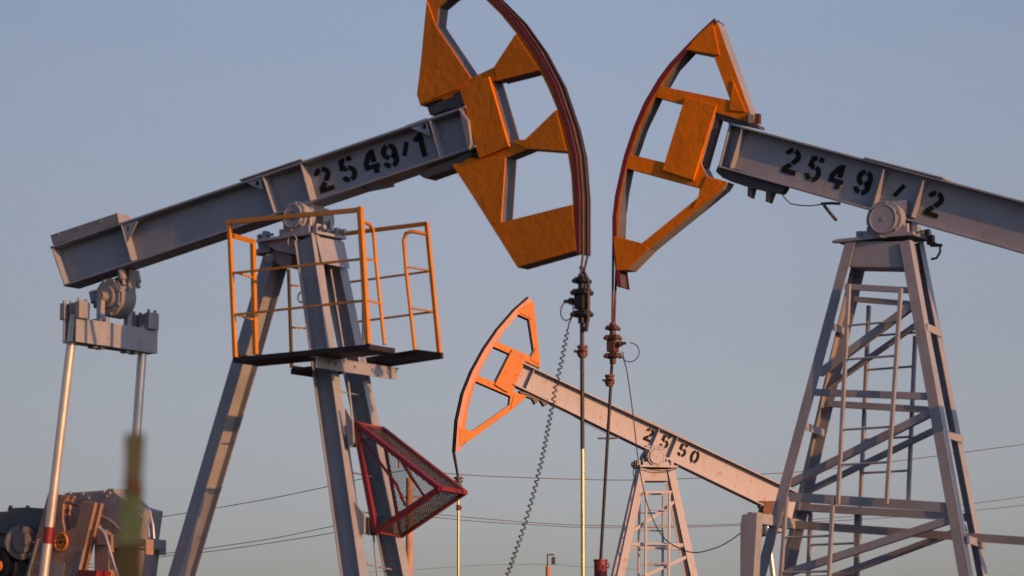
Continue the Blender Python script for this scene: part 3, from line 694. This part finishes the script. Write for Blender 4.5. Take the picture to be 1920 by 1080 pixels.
for e in (-.2,.2):
    for s in (-.13,.13): mb.cyl((a2.x+e,s,zc+.06),(a2.x+e,s,zc+.11), .018, 8); mb.box((a2.x+e*1.45,s,zc+.045), .05,.06,.07)
lp = f2.P(1556,437,-.1); mb.tube([(pl.x+.02,-.12,zc+.0),(pl.x-.06,-.11,zc+.005),(pl.x-.09,-.08,zc+.02),(pl.x-.06,-.05,zc+.03),(pl.x+.02,-.03,zc+.03)], .011, 8)
mb.build('tower_cap', GREY, R2)
mb = MB(); mb.tube([f2.P(x,y,-.15) for x,y in ((1620,446),(1660,443),(1700,440),(1742,430))], .008, 8); mb.tube([f2.P(x,y,.15) for x,y in ((1748,455),(1762,460),(1763,472),(1756,484),(1746,486))], .012, 8)
mb.box(f2.P(1745,450,.15), .06, .06, .09); mb.cyl(f2.P(1745,460,.15), f2.P(1766,460,.15), .016, 8); mb.build('lubricator', DARK, R2)

def tower(fr, root, near, far, W, bars, skirt, m, legd, mleg=None):
    """near / far: (xtl, ytop, xbl, xtr, xbr) centre lines at y=top and y=1080; W(y, side) gives the plane"""
    w = {}
    for side, (xtl, yt, xbl, xtr, xbr) in (('n', near), ('f', far)):
        for (xt, xb) in ((xtl, xbl), (xtr, xbr)):
            p0 = fr.P(xt, yt, W(yt, side)); p1 = leg_to_ground(p0, fr.P(xb, 1080, W(1080, side)))
            k = -1 if xt == xtl else 1; mb = MB()
            # angle section: one leaf in the face plane, the other running across
            t = (p1-p0).normalized(); e = V((1,0,0)); e = (e-t*e.dot(t)).normalized(); nn = t.cross(e)
            s = -1 if side == 'n' else 1
            if nn.y*s < 0: nn = -nn
            c = (p0+p1)/2; L = (p1-p0).length
            mb.box(c, legd, .012, L, e, nn, t)
            mb.box(c + e*k*(legd/2-.006) - nn*(legd/2), .012, legd-.014, L-.002, e, nn, t)
            mb.build('tower_leg', m, root, bevel=.002)
    for (x0,y0,x1,y1,th,side,name) in bars:
        off = .009 if side == 'n' else -.009
        p0 = fr.P(x0,y0,W(y0,side[0])+off) ; p1 = fr.P(x1,y1,W(y1,side[-1])+(off if len(side)==1 else -.01)); mb = MB()
        if len(side) == 2: p0 = fr.P(x0,y0,W(y0,'n')+.02); p1 = fr.P(x1,y1,W(y1,'f')-.02)
        h = th/fr.S
        d = (p1-p0).normalized(); r = V((0,1,0)); r = (r-d*r.dot(d)).normalized(); q = d.cross(r)
        if len(side) == 1:
            if q.z < 0: q = -q
            mb.box((p0+p1)/2, .008, h, (p1-p0).length, r, q, d); sg = 1 if side == 'n' else -1
            mb.box((p0+p1)/2 - q*(h/2-.004) + r*sg*(h*.42+.004), h*.84, .008, (p1-p0).length-.01, r, q, d)
        else: mb.bar(p0, p1, .01, h, (1,0,0)); 
        mb.build(name, m, root)
    mb = MB(); wn = W(skirt[0][1],'n')
    mb.prism(fr.poly(skirt, wn), wn+.016, wn+.028); wf = W(skirt[0][1],'f')
    mb.prism(fr.poly(skirt, wn), wf-.028, wf-.016)
    s0 = fr.P(*skirt[1], wn); s1 = fr.P(*skirt[2], wn); t0 = fr.P(*skirt[0], wn); t1 = fr.P(*skirt[3], wn)
    mb.prism([(s0.x+.02,s0.z),(s0.x+.032,s0.z),(s1.x+.032,s1.z),(s1.x+.02,s1.z)], wn+.03, wf-.03)
    b0, b1 = fr.P(*skirt[3], wn), fr.P(*skirt[2], wn); mb.prism([(b0.x,b0.z-.012),(b1.x,b1.z-.012),(b1.x,b1.z-.002),(b0.x,b0.z-.002)], wn+.016, wf-.016)
    mb.build('tower_skirt', m, root)

def W2(y, s): return lerp(-.19,-.27,(y-452)/628) if s == 'n' else lerp(.17,.20,(y-452)/628)
CB, DB = 'cross_bar', 'diagonal_brace'
tower(f2, R2, (1595,452,1426,1696,1808), (1624,455,1478,1722,1842), W2, [
    (1584,537,1704,544,11,'n',CB),(1602,561,1722,571,11,'f',CB),(1525,735,1745,743,13,'n',CB),(1552,757,1768,770,13,'f',CB),
    (1474,931,1779,951,17,'n',CB),(1500,951,1812,970,15,'f',CB),
    (1706,574,1534,700,14,'n',DB),(1742,774,1478,907,14,'n',DB),(1783,973,1462,1078,14,'n',DB),
    (1722,606,1552,726,12,'f',DB),(1762,802,1500,928,13,'f',DB),(1812,990,1540,1090,14,'f',DB),
    (1556,610,1586,622,14,'nf',CB),(1508,798,1545,812,14,'nf',CB),(1738,613,1766,626,14,'nf',CB),(1768,812,1806,824,14,'nf',CB),(1812,1010,1846,1022,14,'nf',CB)],
    [(1594,452),(1690,452),(1696,499),(1588,497)], GREY, .105)
def rail_pts(fr, W, side, xt, yt, xb, yb, off=-.03):
    return (fr.P(xt,yt,W(yt,side)+off), fr.P(xb,yb,W(yb,side)+off))
def zz(fr, x, y, w): return fr.P(x, y, w).z
def mk_ladder(fr, root, W, side, r1, r2, ys, off, m=GREY, railw=.04):
    A_ = rail_pts(fr, W, side, *r1, off); B_ = rail_pts(fr, W, side, *r2, off)
    ladder(fr, root, (A_, B_), [zz(fr, (r1[0]+r2[0])/2, y, W(y,side)+off) for y in ys], railw=railw, m=m)
mk_ladder(f2, R2, W2, 'n', (1592,533,1571,945), (1689,541,1662,945), (606,670,802,868), -.05)
mk_ladder(f2, R2, W2, 'f', (1629,573,1606,1120), (1716,630,1703,938), (627,690,821,884), .03)
mk_ladder(f2, R2, W2, 'n', (1475,932,1461,1120), (1562,932,1552,1120), (1006,1072), -.05)
mk_ladder(f2, R2, W2, 'f', (1520,955,1514,1120), (1606,960,1604,1120), (1020,1080), .03)
mb = MB(); mb.bar(f2.P(1478,983,.02), f2.P(2000,1020,.02), .06, .075, (0,1,0)); mb.build('long_rail', GREY2, R2)
mb = MB(); mb.prism(f2.poly([(1391,965),(1420,960),(1413,1082),(1412,1400),(1386,1400),(1388,985)], -.62), -.62, -.50)
mb.bar(f2.P(1406,970,-.56), f2.P(1500,985,.1), .07, .10, (1,0,0)); mb.build('guard_post', GREY, R2, bevel=.004)
cl2, cs2 = rope_clamp(f2, R2, 1149, 605, 682, 1, RUSTM, k=.85)
collar(f2, R2, 1143, 703, 724, 10, RUSTM)
mb = MB(); p0 = f2.P(1148,672,0); p1 = f2.P(1126,1054,0); mb.cyl(p1, p0, .016, 14); mb.build('polished_rod', GREASE, R2)
mb = MB(); sb = f2.P(1126,1052,0); mb.cyl((sb.x,0,.12), sb, .065, 24); mb.cyl(sb, sb+V((0,0,.015)), .072, 24); mb.ring(f2.P(1139,1060,-.05), (0,1,0), .02, .006, 14)
mb.cyl((sb.x,0,.6),(sb.x,0,.7), .17, 20); mb.build('stuffing_box', RED, R2)
mb = MB(); c0 = cs2+V((.06,-.02,-.10)); mb.ring(c0, (-.2,1,0), .095, .005, 26, arc=.8, start=0); mb.build('sensor_loop', RUB, cl2)
# tail end of pumpjack 2 beyond the frame
mb = MB(); tb2 = f2.P(2180,600,0); mb.cyl(tb2+V((0,-.12,0)), tb2+V((0,.12,0)), .18, 32); mb.box(tb2+V((0,0,.12)), .35,.14,.12); mb.build('tail_bearing', GREY2, R2)
mb = MB(); mb.box(tb2+V((0,0,-.3)), .17, 1.27, .21); mb.box(tb2+V((0,0,-.15)), .06, .3, .1); mb.build('equalizer', GREY, R2)
for s in (-.56,.56):
    mb = MB(); mb.cyl((tb2.x+.1,s,1.6), (tb2.x,s,tb2.z-.25), .042, 20); mb.build('pitman_rod', PIT, R2)
mb = MB(); mb.box((tb2.x+.1,0,1.3), 1.1, .7, 1.3); mb.box((tb2.x+.1,0,1.6), 1.2, .8, .08); mb.box((tb2.x+.1,0,.4), 1.6,.9,.56); mb.build('gearbox', GREY2, R2, bevel=.03)
for s in (-.44,.44):
    mb = MB(); mb.box((tb2.x+.1,s,1.5), .32, .12, 1.7); mb.build('crank', CRANK, R2, bevel=.02)
mb = MB(); mb.box((.9,0,.06), 6.6, 2.2, .12); mb.build('concrete_base', CONC, R2, bevel=.02)

# ------------------------------------------------------------------ pumpjack 3 (farther, in focus)
f3_, R3 = new_pump(1238, 850, 44.0, -14, 'farther pumpjack numbered 2550, pale and fully sunlit, seen between the two nearer ones')
b3, up3 = beam(f3_, R3, (970,674), (1530,938), (963,721), (1512,987), .2,
    [(1003,691,986,730), (1238,802,1221,842), (1272,818,1255.5,858.5)], [],
    [('2',1216.7,815,25,16,-24,1.15), ('5',1246.8,828.5,25,16,-20,1.15), ('5',1280,844.5,25,16,-20,1.15), ('0',1302.5,856.5,25,16.5,-18,1.15)],
    PALE, cover=((1170,769),(1300,830)))
arc3 = [(992,558),(966,581),(934,618),(909,654),(885.5,697),(869,738.5),(858,789),(854,845)]
H3out = [(992,558),(1001,566),(1013,679),(1012,689),(985,677),(967,722),(962,734),(988,743),(982,749),(957,771),(866.7,836),(861,838),(858,789),(869,738),(886,697),(909,654),(935,618.5),(967,581)]
H3h = [[(970,589),(992,599),(1001,657),(995,668),(933,641),(950,613)], [(925,650),(955,663),(928,716),(896,704),(907,682)], [(892,715),(957,743),(955,759),(884,809),(872,803),(878,764)]]
h3, ins3 = head(f3_, R3, .15, H3out, H3h, [(960,655),(986,669),(951,736),(927,722)],
    [[(997,566),(967,583),(997,599)], [(1006,651),(1012,684),(994,674)], [(963,741),(988,743),(957,768)], [(859,801),(893,812),(867,835),(861,836)]],
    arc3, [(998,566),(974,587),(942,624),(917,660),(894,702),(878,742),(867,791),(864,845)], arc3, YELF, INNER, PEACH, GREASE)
mb = MB()
for ww in (-.045, .045):
    pts = [V(((a-nn*.014).x, ww, (a-nn*.014).y)) for a, nn in ins3]
    c = f3_.P(859.5, 898, 0); pts.append(V((c.x, ww*.3, c.z))); mb.tube(pts, .015, 8)
mb.build('wire_rope', GREASE, h3)
mb = MB(); mb.prism(f3_.poly([(973,733),(1003,739),(1030,750),(1028,758),(1020,762),(1012,750),(1003,758),(998,748),(978,741)], -.04), -.06, .06)
mb.prism(f3_.poly([(983,676),(1012,688),(1010,693),(982,681)], -.04), -.06, .06); mb.build('head_hinge', DARK, R3)
mb = MB(); mb.tube([f3_.P(1030,757,-.1), f3_.P(1060,772,-.1), f3_.P(1100,795,-.1), f3_.P(1142,815,-.1), f3_.P(1155,822,-.1)], .005, 6)
mb.tube([f3_.P(1121,822,-.1), f3_.P(1150,822,-.1), f3_.P(1161,820,-.1)], .014, 6); mb.build('sensor_arm', DARK, R3)
a3 = bearing(f3_, R3, 1232, 856, 17.5, -.24, -.05, PALE, DARK, bolts=8)
mb = MB(); mb.cyl(a3+V((0,.06,0)), a3+V((0,.24,0)), .14, 30); mb.cyl(a3+V((0,-.1,0)), a3+V((0,.1,0)), .06, 20)
mb.box(a3+V((0.02,0,.12)), .3, .15, .14); mb.build('saddle', GREY2, R3)
zc = f3_.P(1230,874,-.2).z; pl = f3_.P(1200,874,-.2); pr = f3_.P(1271,874,-.2)
mb = MB(); mb.box(((pl.x+pr.x)/2,0,zc), pr.x-pl.x, .42, .03)
for s in (-.13,.13):
    mb.box((a3.x,s,zc+.04), .42, .13, .05)
    for e in (-.19,.19): mb.cyl((a3.x+e,s,zc+.06),(a3.x+e,s,zc+.12), .02, 8)
    for e in (-.27,.27): mb.box((a3.x+e,s,zc+.05), .05,.07,.08)
mb.build('tower_cap', PALE, R3)
mb = MB(); mb.tube([f3_.P(x,y,-.24) for x,y in ((1200,876),(1215,880),(1240,883),(1262,881),(1270,877))], .008, 6)
mb.cyl(f3_.P(1183,871,-.1), f3_.P(1200,871,-.1), .018, 8); mb.box(f3_.P(1194,868,-.1), .08,.08,.08); mb.tube([f3_.P(x,y,-.1) for x,y in ((1190,878),(1187,885),(1188,893))], .008, 6)
mb.build('lubricator', DARK, R3)
def W3(y, s): return lerp(-.17,-.26,(y-880)/200) if s == 'n' else lerp(.17,.26,(y-880)/200)
tower(f3_, R3, (1207,879,1164,1258,1302), (1198,882,1152,1250,1289), W3, [
    (1205,923,1264,922,4.5,'n',CB),(1204,926,1262,926,4,'f',CB),(1181,1020,1285,1022,6,'n',CB),(1178,1028,1278,1028,5,'f',CB),
    (1264,941,1190,994,6,'n',DB),(1290,1043,1204,1082,6,'n',DB)],
    [(1213,880),(1253,880),(1256,900),(1209,900)], PALE, .115)
mk_ladder(f3_, R3, W3, 'n', (1211.5,922,1210,1120), (1255,924,1254,1120), (956,988,1021,1056), -.06, PALE)
mk_ladder(f3_, R3, W3, 'f', (1199,930,1197,1120), (1243.5,930,1242,1120), (962,995,1028,1060), .04, PALE)
mb = MB(); mb.cyl(f3_.P(859.5,893,0), f3_.P(859.5,908,0), .045, 14)
for y,r in ((898,.075),(904,.07),(912,.06)): mb.cyl(f3_.P(859.5,y,0), f3_.P(859.5,y-3,0), r, 14)
mb.build('rope_clamp', DARK, R3)
collar(f3_, R3, 860, 947, 957, 4.8, RUSTM)
mb = MB(); q = f3_.P(860,1080,0); mb.cyl((q.x,0,.9), f3_.P(859.5,905,0), .021, 12); mb.build('polished_rod', ROD, R3)
mb = MB(); mb.cyl((q.x,0,.12),(q.x,0,1.0), .09, 20); mb.build('wellhead', RED, R3)
tb3 = f3_.P(1440,958,0); mb = MB(); mb.cyl(tb3+V((0,-.12,0)), tb3+V((0,.12,0)), .12, 28); mb.box(tb3+V((.0,0,.10)), .3,.16,.1); mb.build('tail_bearing', RUSTM, R3)
mb = MB(); mb.box(f3_.P(1440,990,0), .17, 1.2, .2); mb.box(f3_.P(1440,972,0), .05, .3, .12); mb.build('equalizer', GREY2, R3)
for s in (-.52,.52):
    p = f3_.P(1438,985,s); q = f3_.P(1450,1080,s); mb = MB(); mb.cyl(p+(q-p)*1.7, p, .042, 18); mb.build('pitman_rod', PIT, R3)
mb = MB(); gx = f3_.P(1475,1080,0).x; mb.box((gx,0,1.2), 1.2, .7, 2.0); mb.build('gearbox', GREY2, R3, bevel=.03)
mb = MB(); mb.box((.6,0,.06), 6.6, 2.2, .12); mb.build('concrete_base', CONC, R3, bevel=.02)

# =================================================================== loose cables, poles, wires
# coiled cable hanging from the load sensor of pumpjack 1
def world(fr, p): return fr.O + fr.u*p.x + fr.n*p.y + Vector((0,0,p.z))
ctrl = [(1075,590),(1068,604),(1063,625),(1052,682),(1042,725),(1030,790),(1014,870),(990,962),(968,1030),(948,1085),(920,1150)]
pw = [world(f1, f1.P(x, y, -.05)) for x, y in ctrl]
def catmull(P_, k):
    out = []
    for i in range(len(P_)-1):
        a = P_[max(i-1,0)]; b = P_[i]; c = P_[i+1]; d = P_[min(i+2,len(P_)-1)]
        for j in range(k):
            t = j/k; out.append(.5*((2*b)+(c-a)*t+(2*a-5*b+4*c-d)*t*t+(3*b-a-3*c+d)*t**3))
    out.append(P_[-1]); return out
path = catmull(pw, 150); L = 0; pts = []; mb = MB()
for i in range(len(path)):
    if i: L += (path[i]-path[i-1]).length
    t = (path[min(i+1,len(path)-1)]-path[max(i-1,0)]).normalized(); x = t.cross(Vector((0,1,0))).normalized(); y = t.cross(x)
    R_ = .0145*min(1, max(0, (L-.10)/.08)); ph = 2*math.pi*(L/.045 + .55*math.sin(L*2.3) + .35*math.sin(L*5.1+1))
    pts.append(path[i] + x*R_*math.cos(ph) + y*R_*math.sin(ph))
base = Vector((pw[-1].x, pw[-1].y, 0))
mb.tube([p-base for p in pts], .006, 6); o = mb.build('coiled_cable', RUB); o.location = base
tag(o, 'black coiled cable hanging from the rod clamp of the pumpjack numbered 2549/1', 'cable')
ctrl = [(1168,660),(1170,675),(1176,700),(1186,770),(1195,850),(1203,900),(1215,950),(1237,998),(1262,1022),(1300,1036),(1340,1028),(1365,1016),(1388,1000)]
pw = [world(f2, f2.P(x, y, -.1 - .4*i/12)) for i,(x,y) in enumerate(ctrl)]; base = Vector((pw[-1].x, pw[-1].y, 0))
mb = MB(); mb.tube([p-base for p in catmull(pw, 10)], .0055, 8); o = mb.build('signal_cable', RUB); o.location = base
tag(o, 'thin smooth cable sagging from the rod clamp of pumpjack 2549/2 to its grey post', 'cable')

def pole(px, pytop, y, r, label, brackets, name='utility_pole'):
    t = at(px, pytop, y); root = empty(name, (t.x, t.y, 0)); tag(root, label, 'utility pole')
    mb = MB(); mb.tube([(0,0,0),(0,0,t.z)], r*1.12, 16, r1=r); mb.build('pole_shaft', WOOD, root)
    return root, t
pr_, pt_ = pole(768, 897, 62, .075, 'sunlit wooden utility pole standing behind the red triangular guard', None)
mb = MB(); S = F/62
def off(px, py, dy=0): q = at(px, py, 62+dy); return q - Vector((pt_.x, pt_.y, 0))
mb.bar(off(747,850), off(775,852), .05, .05); mb.bar(off(768,900), off(775,850), .05, .05); mb.cyl(off(749,852), off(749,877), .03, 8); mb.bar(off(750,932), off(792,932), .04, .04)
mb.build('cross_arm', WOOD, pr_)
pr2, pt2 = pole(1028, 1062, 95, .09, 'small distant utility pole with hooked arm at the bottom edge between two rods', None)
mb = MB()
def off2(px, py): return at(px, py, 95) - Vector((pt2.x, pt2.y, 0))
mb.bar(off2(1026.5,1064), off2(1026.5,1040), .05, .05); mb.bar(off2(1026,1040), off2(1039,1040), .06, .05); mb.build('hooked_arm', DARK, pr2)
mb = MB(); mb.cyl(off2(1036,1046), off2(1036,1056), .04, 8)
for y in (1047,1051,1055): mb.cyl(off2(1034,y), off2(1041,y), .05, 8)
mb.build('insulator', DARK, pr2)

def wire(pts, y0, y1, r, label, name='power_line'):
    n = len(pts); W_ = catmull([at(x, y, lerp(y0, y1, i/(n-1))) for i, (x, y) in enumerate(pts)], 8)
    b = Vector((W_[0].x, W_[0].y, 0)); mb = MB(); mb.tube([p-b for p in W_], r, 6); o = mb.build(name, WIRE); o.location = b
    tag(o, label, 'power line', 'overhead wires'); return o
wire([(-60,1005),(150,988),(308,968),(402,953),(510,934),(620,911),(700,893),(768,880)], 70, 62, .0085, 'single upper wire rising from the left edge to the pole behind the red guard')
wire([(768,878),(825,886),(900,892),(1000,896),(1100,899),(1180,900),(1319,896),(1429,889),(1515,883),(1700,862),(1920,833),(2000,822)], 62, 70, .0095, 'topmost wire running right from the guarded pole across the number 2550 pumpjack')
wire([(-60,1078),(150,1060),(310,1038),(402,1026),(520,1008),(630,985),(700,970),(768,955)], 70, 62, .008, 'upper of the two parallel lower wires left of the red guard')
wire([(-60,1084),(150,1066),(310,1043),(402,1033),(520,1016),(630,998),(700,984),(768,970)], 70, 62, .008, 'lowest wire on the left of the red guard, just under its twin')
wire([(768,960),(815,964),(900,972),(1000,980),(1100,985),(1250,986),(1388,982),(1600,968),(1801,947),(1920,931),(2000,919)], 62, 70, .008, 'upper of the two parallel lower wires running right behind the coiled cable')
wire([(768,966),(815,970),(900,978),(1000,984),(1100,989),(1250,989),(1388,985),(1640,972),(1836,956),(1920,947),(2000,938)], 62, 70, .008, 'lower of the two parallel lower wires running right behind the coiled cable')
wire([(640,1076),(780,1068),(900,1060),(1028,1058),(1080,1062),(1200,1068)], 95, 95, .006, 'faint lowest wire passing the small distant pole')

# blurred stake close to the lens
ST_ = empty('marker_stake', (0,0,0)); s0 = at(251,812,5.0); ST_.location = (s0.x, s0.y, 0); tag(ST_, 'out of focus olive green stake close to the camera at lower left', 'stake')
def spr(name, m, pts, t=.035):
    mb = MB(); w_ = [at(x,y,5.0)-Vector((s0.x,s0.y,0)) for x,y in pts]; mb.prism([(p.x,p.z) for p in w_], -t/2, t/2); return mb.build(name, m, ST_, bevel=.003)
spr('stake_top', OLIVB, [(235,814),(271,813),(268,860),(266,903),(234,903),(236,860)])
spr('band', BAND, [(233,903),(267,903),(268,930),(234,922)], .042)
spr('stake_body', OLIVE, [(234,922),(268,930),(266,975),(264,1022),(220,1022),(228,960)])
spr('stake_foot', OLIVD, [(221,1022),(265,1022),(268,1110),(268,1700),(216,1700),(217,1110)])

# =================================================================== ground
mb = MB(); mb.add([(-3000,-3000,0),(3000,-3000,0),(3000,3000,0),(-3000,3000,0)], [(0,1,2,3)])
o = mb.build('ground', GRASS); o['kind'] = 'structure'; o['label'] = 'dry steppe ground below the pumpjacks'
